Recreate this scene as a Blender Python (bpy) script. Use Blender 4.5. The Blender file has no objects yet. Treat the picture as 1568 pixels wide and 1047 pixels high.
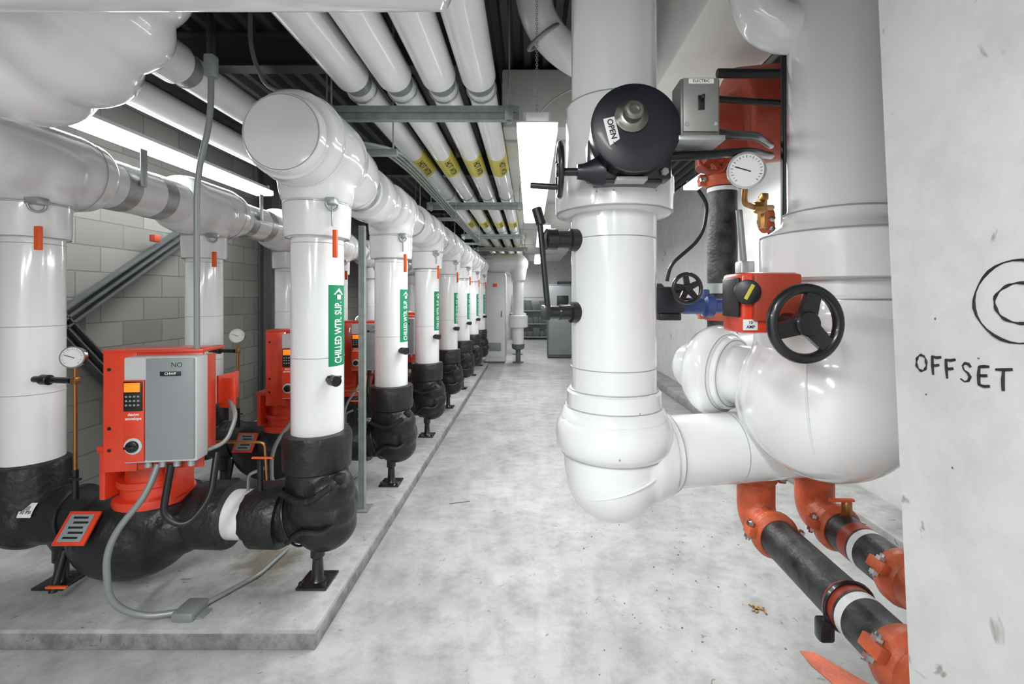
import bpy, bmesh, math, random
from mathutils import Vector, Matrix
random.seed(3)
D=bpy.data; C=bpy.context; SC=C.scene; COL=SC.collection
V=Vector
X_=V((1,0,0)); Y_=V((0,1,0)); Z_=V((0,0,1))

# ------------------------------------------------------------ materials
def mat(name,col,rough=.5,metal=0.,coat=0.,var=0.,vscale=6.,bump=0.,bscale=30.,emit=None,es=0.,spec=.5):
    m=D.materials.new(name); m.use_nodes=True
    nt=m.node_tree; b=nt.nodes['Principled BSDF']
    b.inputs['Base Color'].default_value=(*col,1)
    b.inputs['Roughness'].default_value=rough
    b.inputs['Metallic'].default_value=metal
    b.inputs['Coat Weight'].default_value=coat
    b.inputs['Coat Roughness'].default_value=.06
    b.inputs['Specular IOR Level'].default_value=spec
    if emit:
        b.inputs['Emission Color'].default_value=(*emit,1); b.inputs['Emission Strength'].default_value=es
    tc=nt.nodes.new('ShaderNodeNewGeometry')
    if var>0:
        n=nt.nodes.new('ShaderNodeTexNoise'); n.inputs['Scale'].default_value=vscale; n.inputs['Detail'].default_value=6
        nt.links.new(tc.outputs['Position'],n.inputs['Vector'])
        r=nt.nodes.new('ShaderNodeValToRGB')
        r.color_ramp.elements[0].position=.3; r.color_ramp.elements[1].position=.7
        r.color_ramp.elements[0].color=(*[max(0,c*(1-var)) for c in col],1)
        r.color_ramp.elements[1].color=(*[min(1,c*(1+var)) for c in col],1)
        nt.links.new(n.outputs['Fac'],r.inputs['Fac']); nt.links.new(r.outputs['Color'],b.inputs['Base Color'])
    if bump>0:
        n=nt.nodes.new('ShaderNodeTexNoise'); n.inputs['Scale'].default_value=bscale; n.inputs['Detail'].default_value=4
        nt.links.new(tc.outputs['Position'],n.inputs['Vector'])
        bp=nt.nodes.new('ShaderNodeBump'); bp.inputs['Strength'].default_value=bump; bp.inputs['Distance'].default_value=.02
        nt.links.new(n.outputs['Fac'],bp.inputs['Height']); nt.links.new(bp.outputs['Normal'],b.inputs['Normal'])
    return m
WHITE=mat('white_pvc_jacket',(.83,.835,.84),.17,coat=.65,var=.015,vscale=3,bump=.18,bscale=3.5)
WPIPE=mat('white_pipe_wrap',(.82,.825,.825),.26,coat=.3,var=.03,vscale=4,bump=.12,bscale=6)
SEAM=mat('jacket_seam',(.36,.36,.355),.4)
FOAM=mat('black_rubber_foam',(.012,.012,.014),.40,var=.4,vscale=9,bump=.9,bscale=10)
RED=mat('red_orange_paint',(.70,.050,.018),.3,coat=.4,var=.08)
ORANGE=mat('orange_coupling_paint',(.55,.105,.04),.42,var=.3,vscale=12,bump=.2,bscale=60)
DRED=mat('dark_red_paint',(.36,.045,.02),.45,var=.2)
STEEL=mat('dark_steel_pipe',(.045,.045,.048),.45,metal=.3,var=.9,vscale=14,bump=.2,bscale=60)
GALV=mat('galvanised_steel',(.44,.46,.455),.36,metal=.6,var=.15,vscale=20)
STRUTG=mat('strut_green_grey',(.30,.34,.32),.42,metal=.4,var=.15,vscale=20)
CONDUIT=mat('grey_conduit',(.27,.29,.28),.42,metal=.3)
BLK=mat('black_plastic',(.010,.010,.011),.35,var=.2)
BLKM=mat('black_painted_metal',(.012,.012,.014),.3,coat=.3)
NAVY=mat('gear_box_black_blue',(.010,.011,.018),.38,coat=.1)
GREYP=mat('grey_panel',(.25,.27,.28),.4,var=.03)
LGREY=mat('light_grey_panel',(.52,.53,.53),.4)
DGREY=mat('dark_grey_panel',(.12,.13,.13),.5)
BOXG=mat('switch_box_grey',(.17,.17,.16),.4,metal=.4)
BOXC=mat('switch_cover_grey',(.34,.34,.325),.4,metal=.5,var=.1)
KNOB=mat('worn_steel_knob',(.28,.27,.25),.3,metal=.9,var=.2)
BRASS=mat('aged_brass',(.42,.22,.08),.35,metal=.9,var=.2)
CHROME=mat('chrome',(.7,.7,.7),.15,metal=1)
BLUE=mat('blue_valve_paint',(.03,.06,.20),.4)
GREEN=mat('green_label',(.0,.23,.10),.4)
YEL=mat('yellow_label',(.62,.54,.08),.45)
WLAB=mat('white_label',(.80,.80,.80),.4)
ORTAG=mat('orange_tag',(.85,.11,.02),.5)
DISP=mat('amber_display',(.7,.2,.02),.3,emit=(1,.26,.01),es=.6)
INK=mat('black_marker',(.012,.012,.012),.6)
DECK=mat('dark_steel_deck',(.055,.062,.06),.5,metal=.2,var=.2,vscale=3)
CABW=mat('white_cabinet',(.72,.73,.73),.4)
BEAM=mat('painted_beam',(.74,.735,.71),.6,var=.05,vscale=5,bump=.2,bscale=20)
LAMP=mat('fluorescent_diffuser',(1,1,1),.5,emit=(.97,1,.99),es=11)
DCON=mat('wall_mounted_steel_brace',(.07,.075,.075),.5,var=.2)

def ramp_mat(name,cols,scales,rough,bump,stain=None,s2=(.72,.715,.70)):
    m=D.materials.new(name); m.use_nodes=True; nt=m.node_tree; N=nt.nodes; L=nt.links
    b=N['Principled BSDF']; b.inputs['Roughness'].default_value=rough
    g=N.new('ShaderNodeNewGeometry')
    n1=N.new('ShaderNodeTexNoise'); n1.inputs['Scale'].default_value=scales[0]; n1.inputs['Detail'].default_value=9; n1.inputs['Roughness'].default_value=.68
    n2=N.new('ShaderNodeTexNoise'); n2.inputs['Scale'].default_value=scales[1]; n2.inputs['Detail'].default_value=6; n2.inputs['Roughness'].default_value=.7
    n3=N.new('ShaderNodeTexNoise'); n3.inputs['Scale'].default_value=scales[2]; n3.inputs['Detail'].default_value=3; n3.inputs['Distortion'].default_value=1.5
    for n in(n1,n2,n3): L.new(g.outputs['Position'],n.inputs['Vector'])
    r=N.new('ShaderNodeValToRGB'); r.color_ramp.elements[0].position=.36; r.color_ramp.elements[1].position=.62
    r.color_ramp.elements[0].color=(*cols[0],1); r.color_ramp.elements[1].color=(*cols[1],1)
    L.new(n1.outputs['Fac'],r.inputs['Fac'])
    r2=N.new('ShaderNodeValToRGB'); r2.color_ramp.elements[0].position=.30; r2.color_ramp.elements[1].position=.56
    r2.color_ramp.elements[0].color=(*s2,1); r2.color_ramp.elements[1].color=(1,1,1,1)
    L.new(n2.outputs['Fac'],r2.inputs['Fac'])
    r3=N.new('ShaderNodeValToRGB'); r3.color_ramp.elements[0].position=.27; r3.color_ramp.elements[1].position=.315
    r3.color_ramp.elements[0].color=(.42,.41,.39,1); r3.color_ramp.elements[1].color=(1,1,1,1)
    L.new(n3.outputs['Fac'],r3.inputs['Fac'])
    mx=N.new('ShaderNodeMix'); mx.data_type='RGBA'; mx.blend_type='MULTIPLY'; mx.inputs[0].default_value=1
    L.new(r.outputs['Color'],mx.inputs[6]); L.new(r2.outputs['Color'],mx.inputs[7])
    m2=N.new('ShaderNodeMix'); m2.data_type='RGBA'; m2.blend_type='MULTIPLY'; m2.inputs[0].default_value=.85
    L.new(mx.outputs[2],m2.inputs[6]); L.new(r3.outputs['Color'],m2.inputs[7])
    out=m2.outputs[2]
    if stain:
        (sx,sy,sz),sr,scol=stain
        vs=N.new('ShaderNodeVectorMath'); vs.operation='DISTANCE'; L.new(g.outputs['Position'],vs.inputs[0]); vs.inputs[1].default_value=(sx,sy,sz)
        ad=N.new('ShaderNodeMath'); ad.operation='MULTIPLY_ADD'; L.new(n2.outputs['Fac'],ad.inputs[0]); ad.inputs[1].default_value=.25; L.new(vs.outputs['Value'],ad.inputs[2])
        rs=N.new('ShaderNodeValToRGB'); rs.color_ramp.elements[0].position=sr*.8; rs.color_ramp.elements[1].position=sr*1.35
        rs.color_ramp.elements[0].color=(*scol,1); rs.color_ramp.elements[1].color=(1,1,1,1); L.new(ad.outputs[0],rs.inputs['Fac'])
        m3=N.new('ShaderNodeMix'); m3.data_type='RGBA'; m3.blend_type='MULTIPLY'; m3.inputs[0].default_value=1
        L.new(out,m3.inputs[6]); L.new(rs.outputs['Color'],m3.inputs[7]); out=m3.outputs[2]
    L.new(out,b.inputs['Base Color'])
    bp=N.new('ShaderNodeBump'); bp.inputs['Strength'].default_value=bump; bp.inputs['Distance'].default_value=.01
    L.new(n1.outputs['Fac'],bp.inputs['Height']); L.new(bp.outputs['Normal'],b.inputs['Normal'])
    return m
FLOORM=ramp_mat('concrete_floor',((.33,.33,.327),(.47,.47,.465)),(1.8,7,26),.5,.2,s2=(.68,.675,.665))
PADM=ramp_mat('concrete_pad',((.29,.29,.285),(.45,.45,.44)),(3,8,14),.7,.3,((-1.50,2.62,.09),.27,(.50,.44,.36)))
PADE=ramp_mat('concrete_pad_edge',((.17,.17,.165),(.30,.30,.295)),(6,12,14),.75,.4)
COLM=ramp_mat('painted_concrete',((.60,.60,.59),(.68,.68,.67)),(2.0,5,9),.6,.25,s2=(.84,.84,.83))
WALLM=ramp_mat('white_wall_paint',((.68,.68,.67),(.76,.76,.75)),(1.5,5,4),.7,.1,s2=(.9,.9,.9))

def cmu():
    m=D.materials.new('cmu_block_wall'); m.use_nodes=True; nt=m.node_tree; N=nt.nodes; L=nt.links
    b=N['Principled BSDF']; b.inputs['Roughness'].default_value=.8
    g=N.new('ShaderNodeNewGeometry'); s=N.new('ShaderNodeSeparateXYZ'); c=N.new('ShaderNodeCombineXYZ')
    L.new(g.outputs['Position'],s.inputs[0]); L.new(s.outputs['Y'],c.inputs['X']); L.new(s.outputs['Z'],c.inputs['Y'])
    t=N.new('ShaderNodeTexBrick'); t.inputs['Scale'].default_value=1; t.inputs['Brick Width'].default_value=.4; t.inputs['Row Height'].default_value=.2
    t.inputs['Mortar Size'].default_value=.006; t.inputs['Mortar Smooth'].default_value=.3
    t.inputs['Color1'].default_value=(.15,.148,.137,1); t.inputs['Color2'].default_value=(.20,.198,.185,1); t.inputs['Mortar'].default_value=(.12,.12,.115,1)
    L.new(c.outputs[0],t.inputs['Vector']); L.new(t.outputs['Color'],b.inputs['Base Color'])
    bp=N.new('ShaderNodeBump'); bp.invert=True; bp.inputs['Strength'].default_value=.6; bp.inputs['Distance'].default_value=.01
    L.new(t.outputs['Fac'],bp.inputs['Height']); L.new(bp.outputs['Normal'],b.inputs['Normal'])
    return m
CMU=cmu()

# ------------------------------------------------------------ geometry helpers
XF=Matrix()
class G:
    def __init__(s,name,o=(0,0,0)):
        e=D.objects.new(name,None); e.location=o; e.empty_display_size=.1; COL.objects.link(e); s.e=e; s.o=V(o); s.parts=[]
def mk(g,name,bm,m,smooth=True,ang=38):
    bm.transform(XF)
    if g: bmesh.ops.translate(bm,verts=bm.verts,vec=-g.o)
    bmesh.ops.recalc_face_normals(bm,faces=bm.faces)
    me=D.meshes.new(name); bm.to_mesh(me); bm.free()
    if smooth:
        for p in me.polygons: p.use_smooth=True
        me.set_sharp_from_angle(angle=math.radians(ang))
    me.materials.append(m)
    ob=D.objects.new(name,me); COL.objects.link(ob)
    if g: ob.parent=g.e; g.parts.append(ob)
    return ob
def frame(d):
    d=V(d).normalized(); u=d.orthogonal().normalized()
    if abs(d.z)>.99: u=X_.copy()
    v=d.cross(u).normalized(); return d,u,v
def ringv(bm,c,u,v,r,n): return [bm.verts.new(c+u*(r*math.cos(2*math.pi*i/n))+v*(r*math.sin(2*math.pi*i/n))) for i in range(n)]
def bridge(bm,a,b):
    n=len(a)
    for i in range(n): bm.faces.new((a[i],a[(i+1)%n],b[(i+1)%n],b[i]))
def blathe(bm,o,d,prof,n=40):
    o=V(o); d,u,v=frame(d); prev=None
    for k,(t,r) in enumerate(prof):
        rg=ringv(bm,o+d*t,u,v,max(r,.0004),n)
        if prev: bridge(bm,prev,rg)
        else: bm.faces.new(rg)
        prev=rg
    bm.faces.new(prev)
def fillet(pts,R,n=7):
    pts=[V(p) for p in pts]; out=[pts[0]]
    for i in range(1,len(pts)-1):
        p=pts[i]; a=(pts[i-1]-p); b=(pts[i+1]-p); r=min(R,a.length*.49,b.length*.49)
        A=p+a.normalized()*r; B=p+b.normalized()*r
        for k in range(n+1):
            t=k/n; out.append(A*(1-t)**2+p*2*t*(1-t)*1.0+B*t*t)
    out.append(pts[-1]); return out
def bsweep(bm,pts,r,n=20,closed=False):
    pts=[V(p) for p in pts]; m=len(pts); prev=None; first=None; u=None
    for i,p in enumerate(pts):
        if closed: t=pts[(i+1)%m]-pts[i-1]
        else: t=pts[min(i+1,m-1)]-pts[max(i-1,0)]
        t.normalize()
        if u is None: u=frame(t)[1]
        u=(u-t*u.dot(t)).normalized(); v=t.cross(u)
        rr=r[i] if isinstance(r,(list,tuple)) else r
        rg=ringv(bm,p,u,v,rr,n)
        if prev: bridge(bm,prev,rg)
        else: first=rg
        prev=rg
    if closed: bridge(bm,prev,first)
    else: bm.faces.new(first); bm.faces.new(prev)
def btorus(bm,c,ax,R,r,n=32,k=10):
    c=V(c); d,u,v=frame(ax)
    bsweep(bm,[c+u*(R*math.cos(2*math.pi*i/n))+v*(R*math.sin(2*math.pi*i/n)) for i in range(n)],r,k,True)
def bball(bm,c,r,seg=28):
    if not isinstance(r,(tuple,list)): r=(r,r,r)
    M=Matrix.Translation(V(c))@Matrix.Diagonal((*r,1))
    bmesh.ops.create_uvsphere(bm,u_segments=seg,v_segments=seg//2+2,radius=1,matrix=M)
def bbox(bm,c,s,bev=0,rot=None):
    M=Matrix.Translation(V(c))@(rot.to_4x4() if rot is not None else Matrix())@Matrix.Diagonal((*s,1))
    r=bmesh.ops.create_cube(bm,size=1,matrix=M)
    if bev>0:
        es=list({e for v in r['verts'] for e in v.link_edges})
        bmesh.ops.bevel(bm,geom=es,offset=bev,segments=2,affect='EDGES',profile=.5)
def lathe(g,name,o,d,prof,m,n=40,ang=38):
    bm=bmesh.new(); blathe(bm,o,d,prof,n); return mk(g,name,bm,m,ang=ang)
def cyl(g,name,a,b,r,m,n=28):
    a=V(a);b=V(b); L=(b-a).length; e=min(.003,r*.15,L*.2)
    return lathe(g,name,a,b-a,[(0,r-e),(e,r),(L-e,r),(L,r-e)],m,n)
def pipe(g,name,pts,r,m,R=.1,n=20):
    bm=bmesh.new(); bsweep(bm,fillet(pts,R) if len(pts)>2 else pts,r,n); return mk(g,name,bm,m)
def box(g,name,c,s,m,bev=.004,rot=None):
    bm=bmesh.new(); bbox(bm,c,s,min(bev,min(s)*.3),rot); return mk(g,name,bm,m)
def torus(g,name,c,ax,R,r,m,n=36,k=10):
    bm=bmesh.new(); btorus(bm,c,ax,R,r,n,k); return mk(g,name,bm,m)
def multi(g,name,fs,m,**k):
    bm=bmesh.new()
    for f in fs: f(bm)
    return mk(g,name,bm,m,**k)
def fused(g,name,fs,m,vox=.012,sm=6):
    bm=bmesh.new()
    for f in fs: f(bm)
    ob=mk(g,name,bm,m)
    a=ob.modifiers.new('r','REMESH'); a.mode='VOXEL'; a.voxel_size=vox; a.use_smooth_shade=True
    b=ob.modifiers.new('s','SMOOTH'); b.iterations=sm; b.factor=.6
    C.view_layer.update(); dg=C.evaluated_depsgraph_get()
    me=D.meshes.new_from_object(ob.evaluated_get(dg)); ob.modifiers.clear(); ob.data=me
    for p in me.polygons: p.use_smooth=True
    if not me.materials: me.materials.append(m)
    return ob
def clone(g,off,name=None):
    n=G(name or g.e.name.split('.')[0],g.o+V(off))
    for p in g.parts:
        q=p.copy(); COL.objects.link(q); q.parent=n.e; n.parts.append(q)
    return n
def textbm(s,size,bold):
    cu=D.curves.new('t','FONT'); cu.body=s; cu.size=size; cu.align_x='CENTER'; cu.align_y='CENTER'; cu.resolution_u=3; cu.offset=size*bold
    ob=D.objects.new('t',cu); COL.objects.link(ob); C.view_layer.update()
    me=D.meshes.new_from_object(ob.evaluated_get(C.evaluated_depsgraph_get()))
    bm=bmesh.new(); bm.from_mesh(me); D.objects.remove(ob); D.meshes.remove(me); return bm
def text(g,name,s,size,c,xd,nrm,m,wrap_r=None,ysc=1,xsc=1,bold=.018):
    bm=textbm(s,size,bold); c=V(c); xd=V(xd).normalized(); nrm=V(nrm).normalized(); T=nrm.cross(xd)
    if wrap_r:
        for k in range(-4,5):
            bmesh.ops.bisect_plane(bm,geom=bm.verts[:]+bm.edges[:]+bm.faces[:],plane_co=(0,k*size*.12,0),plane_no=(0,1,0))
    for v in bm.verts:
        x,y=v.co.x*xsc,v.co.y*ysc
        if wrap_r: a=y/wrap_r; v.co=c+xd*x+nrm*(wrap_r*math.cos(a))+T*(wrap_r*math.sin(a))
        else: v.co=c+xd*x+T*y
    return mk(g,name,bm,m,smooth=False)
def patch(g,name,c,axis,ref,r,L,wid,m):
    c=V(c);axis=V(axis).normalized();ref=V(ref).normalized();T=ref.cross(axis); bm=bmesh.new(); n=14; rows=[]
    for j in range(2):
        row=[]
        for i in range(n+1):
            a=(i/n-.5)*wid/r
            row.append(bm.verts.new(c+axis*((j-.5)*L)+ref*(r*math.cos(a))+T*(r*math.sin(a))))
        rows.append(row)
    for i in range(n): bm.faces.new((rows[0][i],rows[0][i+1],rows[1][i+1],rows[1][i]))
    return mk(g,name,bm,m)
def seam(g,c,ax,r,t=.0022): torus(g,'seam_line',c,ax,r,t,SEAM,72,6)
def handwheel(g,name,c,ax,R,rt,m,spokes=3,off=0,hubr=None,sp=None):
    c=V(c); d,u,v=frame(ax); bm=bmesh.new(); btorus(bm,c,ax,R,rt,40,12)
    hubr=hubr or R*.27; sp=sp or rt*.8
    blathe(bm,c-d*rt*1.3,d,[(0,hubr*.9),(rt*.3,hubr),(rt*2.3,hubr),(rt*2.6,hubr*.9)],24)
    for i in range(spokes):
        a=off+2*math.pi*i/spokes; w=u*math.cos(a)+v*math.sin(a); s=d.cross(w)
        bb=[c+w*(hubr*.6)+s*sp*1.9,c+w*(hubr*.6)-s*sp*1.9,c+w*R-s*sp*1.5,c+w*R+s*sp*1.5]
        lo=[bm.verts.new(p-d*rt*.55) for p in bb]; hi=[bm.verts.new(p+d*rt*.55) for p in bb]
        bm.faces.new(lo); bm.faces.new(hi[::-1])
        for k in range(4): bm.faces.new((lo[k],lo[(k+1)%4],hi[(k+1)%4],hi[k]))
    return mk(g,name,bm,m)
def coupling(g,name,c,ax,r,m=None,w=.07,boltdir=None):
    m=m or ORANGE; c=V(c); d,u,v=frame(ax)
    if boltdir is not None:
        u=V(boltdir); u=(u-d*u.dot(d)).normalized()
    h=w/2
    def f(bm):
        blathe(bm,c-d*h,d,[(0,r*1.05),(w*.1,r*1.16),(w*.25,r*1.2),(w*.32,r*1.26),(w*.68,r*1.26),(w*.75,r*1.2),(w*.9,r*1.16),(w,r*1.05)],32)
        R=Matrix((u,d,u.cross(d))).transposed()
        for s in(-1,1):
            bbox(bm,c+u*(s*r*1.38),(r*.42,w*.8,r*.5),.004,R)
    multi(g,name,[f],m)
    def fb(bm):
        w2=u.cross(d)
        for s in(-1,1):
            p=c+u*(s*r*1.42)
            blathe(bm,p-w2*r*.55,w2,[(0,.009),(r*1.1,.009)],8)
            blathe(bm,p-w2*r*.42,w2,[(0,.016),(.014,.016)],6); blathe(bm,p+w2*r*.28,w2,[(0,.016),(.014,.016)],6)
    multi(g,name+'_bolts',[fb],CHROME)
def gauge(g,c,ax,r):
    c=V(c); d,u,v=frame(ax)
    lathe(g,'gauge_case',c+d*0-d*.03,d,[(0,r*.7),(.006,r*.95),(.03,r*.95),(.032,r*1.05),(.038,r*1.05),(.038,r*.93)],CHROME,32)
    lathe(g,'gauge_face',c+d*.0085,d,[(0,r*.93),(.001,r*.92)],WLAB,32)
    up=Z_-d*Z_.dot(d); up.normalize(); rt=up.cross(d)
    def f(bm):
        for i in range(21):
            a=math.radians(-135+13.5*i); w=up*math.cos(a)+rt*math.sin(a); q=d.cross(w)
            RR=Matrix((q,d,w)).transposed(); ln=.14 if i%2==0 else .08
            bbox(bm,c+d*.010+w*r*.78,(r*.028,.001,r*ln),0,RR)
        a=math.radians(-70); w=up*math.cos(a)+rt*math.sin(a); q=d.cross(w)
        bbox(bm,c+d*.0115+w*r*.22,(r*.06,.001,r*.9),0,Matrix((q,d,w)).transposed())
    multi(g,'gauge_ticks',[f],INK,smooth=False)

# ------------------------------------------------------------ room shell
XL,XR,YB,YF,ZC=-3.4,2.6,-2.5,18.,3.5
def slab(name,c,s,m):
    bm=bmesh.new(); bbox(bm,c,s); return mk(None,name,bm,m,smooth=False)
W=XR-XL; LY=YF-YB
slab('floor',((XL+XR)/2,(YB+YF)/2,-.05),(W+.4,LY+.4,.1),FLOORM)
slab('wall_left',(XL-.1,(YB+YF)/2,ZC/2),(.2,LY+.4,ZC),CMU)
slab('wall_right',(XR+.1,(YB+YF)/2,ZC/2),(.2,LY+.4,ZC),WALLM)
slab('wall_back',((XL+XR)/2,YF+.1,ZC/2),(W,.2,ZC),WALLM)
slab('wall_front',((XL+XR)/2,YB-.1,ZC/2),(W,.2,ZC),WALLM)
bm=bmesh.new(); xs=[]; x=XL-.1
while x<XR+.1:
    for dx,z in((0,0),(.05,0),(.075,.06),(.125,.06)): xs.append((x+dx,ZC+z))
    x+=.15
a=[bm.verts.new((p[0],YB-.1,p[1])) for p in xs]; b=[bm.verts.new((p[0],YF+.1,p[1])) for p in xs]
for i in range(len(xs)-1): bm.faces.new((a[i],a[i+1],b[i+1],b[i]))
a2=bm.verts.new((XL-.1,YB-.1,ZC+.15));b2=bm.verts.new((XR+.1,YB-.1,ZC+.15));c2=bm.verts.new((XR+.1,YF+.1,ZC+.15));d2=bm.verts.new((XL-.1,YF+.1,ZC+.15))
bm.faces.new((a2,b2,c2,d2)); mk(None,'ceiling',bm,DECK,smooth=False)
def ibeam(name,a,b,h,w,m,t=.012):
    a=V(a);b=V(b);g=G(name,(a+b)/2); d=(b-a).normalized(); L=(b-a).length
    up=Z_ if abs(d.z)<.9 else X_; s=d.cross(up).normalized(); up=s.cross(d)
    R=Matrix((d,s,up)).transposed(); c=(a+b)/2
    multi(g,'flanges_and_web',[lambda bm:bbox(bm,c+up*(h/2-t/2),(L,w,t),0,R),lambda bm:bbox(bm,c-up*(h/2-t/2),(L,w,t),0,R),lambda bm:bbox(bm,c,(L,t,h-2*t),0,R)],m,smooth=False)
    return g
for y in(2.15,3.3,6.2,9.,12.,15.): ibeam('steel_roof_beam',(XL,y,3.37),(-.3,y,3.37),.24,.12,DECK)
g=G('concrete_equipment_pad',(-2.19,6.5,0))
bm=bmesh.new(); bbox(bm,(-2.185,6.3,.045),(2.41,8.46,.09),.012); mk(g,'pad_block',bm,PADM)
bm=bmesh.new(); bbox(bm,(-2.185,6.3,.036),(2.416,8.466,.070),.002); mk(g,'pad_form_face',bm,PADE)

# painted concrete column with marker writing
g=G('concrete_column',(.81,.4,0))
bm=bmesh.new(); n=14
A=[]
for i in range(n+1):
    z=3.495*i/n; yf=.788+.058*z
    A.append([bm.verts.new(p) for p in((.7,.05,z),(.7,yf,z),(.93,yf,z),(.93,.05,z))])
for i in range(n): bridge(bm,A[i],A[i+1])
bm.faces.new(A[0]); bm.faces.new(A[-1])
es=[e for e in bm.edges if abs(e.verts[0].co.z-e.verts[1].co.z)>.1]
bmesh.ops.bevel(bm,geom=es,offset=.006,segments=2,affect='EDGES')
mk(g,'column_body',bm,COLM)
def stroke(bm,pts,r=.0023):
    bsweep(bm,[V((.6998,-s,z)) for s,z in pts],[r*(.8+.35*math.sin(i*1.3)) for i in range(len(pts))],6)
def ell(cs,cz,rs,rz,a0,a1,n=30): return [(cs+rs*math.cos(math.radians(a0+(a1-a0)*i/n))*(1+.02*math.sin(i*.7)),cz+rz*math.sin(math.radians(a0+(a1-a0)*i/n))) for i in range(n+1)]
S=[]
s0=-.824; z0=1.467; h=.031
S.append(ell(s0+.010,z0+.016,.0105,.014,80,430))
def L(o,pts):
    S.append([(s0+o+p[0]*.019,z0-o*.03+p[1]*h) for p in pts])
L(.031,[(.15,0),(.08,.5),(.05,1.0)]); L(.031,[(0,1.02),(.5,.98),(.95,1.04)]); L(.031,[(.05,.52),(.4,.53),(.75,.60)])
L(.058,[(.12,-.03),(.05,.5),(0,.97)]); L(.058,[(-.05,.97),(.4,.96),(.9,1.05)]); L(.058,[(0,.5),(.35,.5),(.7,.56)])
L(.085,[(.85,.80),(.65,.95),(.35,.97),(.12,.82),(.25,.6),(.6,.48),(.8,.3),(.65,.08),(.3,.0),(-.05,.12)])
L(.113,[(.9,1.0),(.5,.97),(.1,.92)]); L(.113,[(.1,.95),(.05,.5),(.08,.03)]); L(.113,[(.05,.02),(.5,-.02),(.95,.04)]); L(.113,[(.05,.48),(.4,.5),(.75,.54)])
L(.141,[(-.05,.94),(.5,.98),(1.2,1.06)]); L(.141,[(.55,1),(.5,.5),(.52,-.02)])
S.append(ell(-.655,1.594,.062,.060,60,415)); S.append(ell(-.650,1.592,.036,.029,75,310))
multi(g,'marker_writing',[(lambda p:(lambda bm:stroke(bm,p)))(p) for p in S],INK)
def pits(bm):
    for _ in range(40):
        bball(bm,(.70,random.uniform(.1,.83),random.uniform(.6,2.5)),(.0012,random.uniform(.001,.003),random.uniform(.001,.003)),8)
multi(g,'surface_pits',[pits],DGREY)

# ------------------------------------------------------------ left : supply risers + header
Y0=2.42; DY=1.28; NU=7
g=G('chilled_water_supply_riser',(-1.13,Y0,.09)); x=-1.13;y=Y0
lathe(g,'white_jacket',(x,y,.88),Z_,[(0,.128),(.01,.13),(1.06,.13),(1.07,.128)],WHITE,48)
for z in(1.29,1.88): seam(g,(x,y,z),Z_,.130,.0018)
lathe(g,'upper_collar',(x,y,1.91),Z_,[(0,.135),(.004,.158),(.02,.163),(.18,.168)],WHITE,48)
seam(g,(x,y,1.912),Z_,.157); seam(g,(x,y,2.085),Z_,.1675)
def foam_elbow(bm):
    bball(bm,(x+.03,y,.50),(.18,.17,.17)); bball(bm,(x+.08,y-.05,.60),(.13,.13,.12)); bball(bm,(x+.05,y,.40),(.15,.15,.13)); bball(bm,(x+.12,y-.06,.50),(.10,.1,.10))
    blathe(bm,(x,y,.5),Z_,[(0,.16),(.24,.15)])
    blathe(bm,(x-.36,y,.45),X_,[(0,.13),(.36,.14)])
fused(g,'foam_elbow',[foam_elbow],FOAM,.012,2)
def folds(bm):
    bsweep(bm,fillet([(x-.12,y-.14,.62),(x+.02,y-.19,.58),(x+.14,y-.16,.66)],.08),.016,8)
    bsweep(bm,fillet([(x-.10,y-.12,.36),(x+.0,y-.175,.45),(x+.10,y-.17,.42),(x+.19,y-.10,.5)],.08),.014,8)
    bbox(bm,(x+.16,y-.10,.68),(.06,.05,.05),.015)
multi(g,'foam_folds',[folds],FOAM)
lathe(g,'foam_collar',(x,y,.70),Z_,[(0,.155),(.01,.168),(.17,.172),(.19,.165),(.195,.135)],FOAM,40)
lathe(g,'foam_sleeve',(x-.31,y,.45),X_,[(0,.13),(.004,.165),(.13,.169),(.15,.162),(.152,.13)],FOAM,40)
lathe(g,'white_spool',(x-.46,y,.45),X_,[(0,.124),(.18,.124)],WPIPE,40)
lathe(g,'foam_sleeve',(x-.63,y,.45),X_,[(0,.14),(.01,.165),(.17,.17),(.185,.165),(.188,.12)],FOAM,40)
multi(g,'strap',[lambda bm:btorus(bm,(x-.10,y,.45),(1,0,.3),.155,.006,30,6)],BLK)
box(g,'foot_plate',(x,y,.098),(.16,.16,.014),BLKM)
lathe(g,'foot_leg',(x,y,.1),Z_,[(0,.045),(.02,.03),(.12,.026),(.13,.036),(.2,.036),(.26,.07)],BLKM,20)
box(g,'foot_bolt',(x-.06,y-.06,.115),(.02,.02,.02),BLKM,.002); box(g,'foot_bolt',(x+.06,y-.06,.115),(.02,.02,.02),BLKM,.002)
az=V((.75,-.66,0)).normalized()
pipe(g,'black_tap',[V((x,y,1.18))+az*.11,V((x,y,1.18))+az*.20],.018,BLK); cyl(g,'tap_cap',V((x,y,1.18))+az*.155,V((x,y,1.18))+az*.215,.027,BLK)
box(g,'tap_handle',V((x,y,1.20))+az*.19,(.07,.014,.012),BLK)
cl=V((x,y,2.07))+V((.72,-.69,0)).normalized()*.18
torus(g,'clamp_ring',cl,(.7,-.7,0),.03,.006,GALV); box(g,'clamp_body',cl+V((0,0,.015)),(.05,.05,.035),GALV)
box(g,'clamp_rod',cl+V((0,0,-.06)),(.008,.008,.1),GALV,.001)
box(g,'orange_tag',cl+V((.02,-.01,-.20)),(.022,.02,.14),ORTAG)
ref=V((math.cos(math.radians(-16)),math.sin(math.radians(-16)),0))
patch(g,'green_pipe_label',(x,y,1.455),Z_,ref,.1318,.42,.122,GREEN)
text(g,'label_text','CHILLED WTR. SUP.',.052,(x,y,1.418),Z_,ref,WLAB,.1328,ysc=1.35,xsc=.70)
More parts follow.
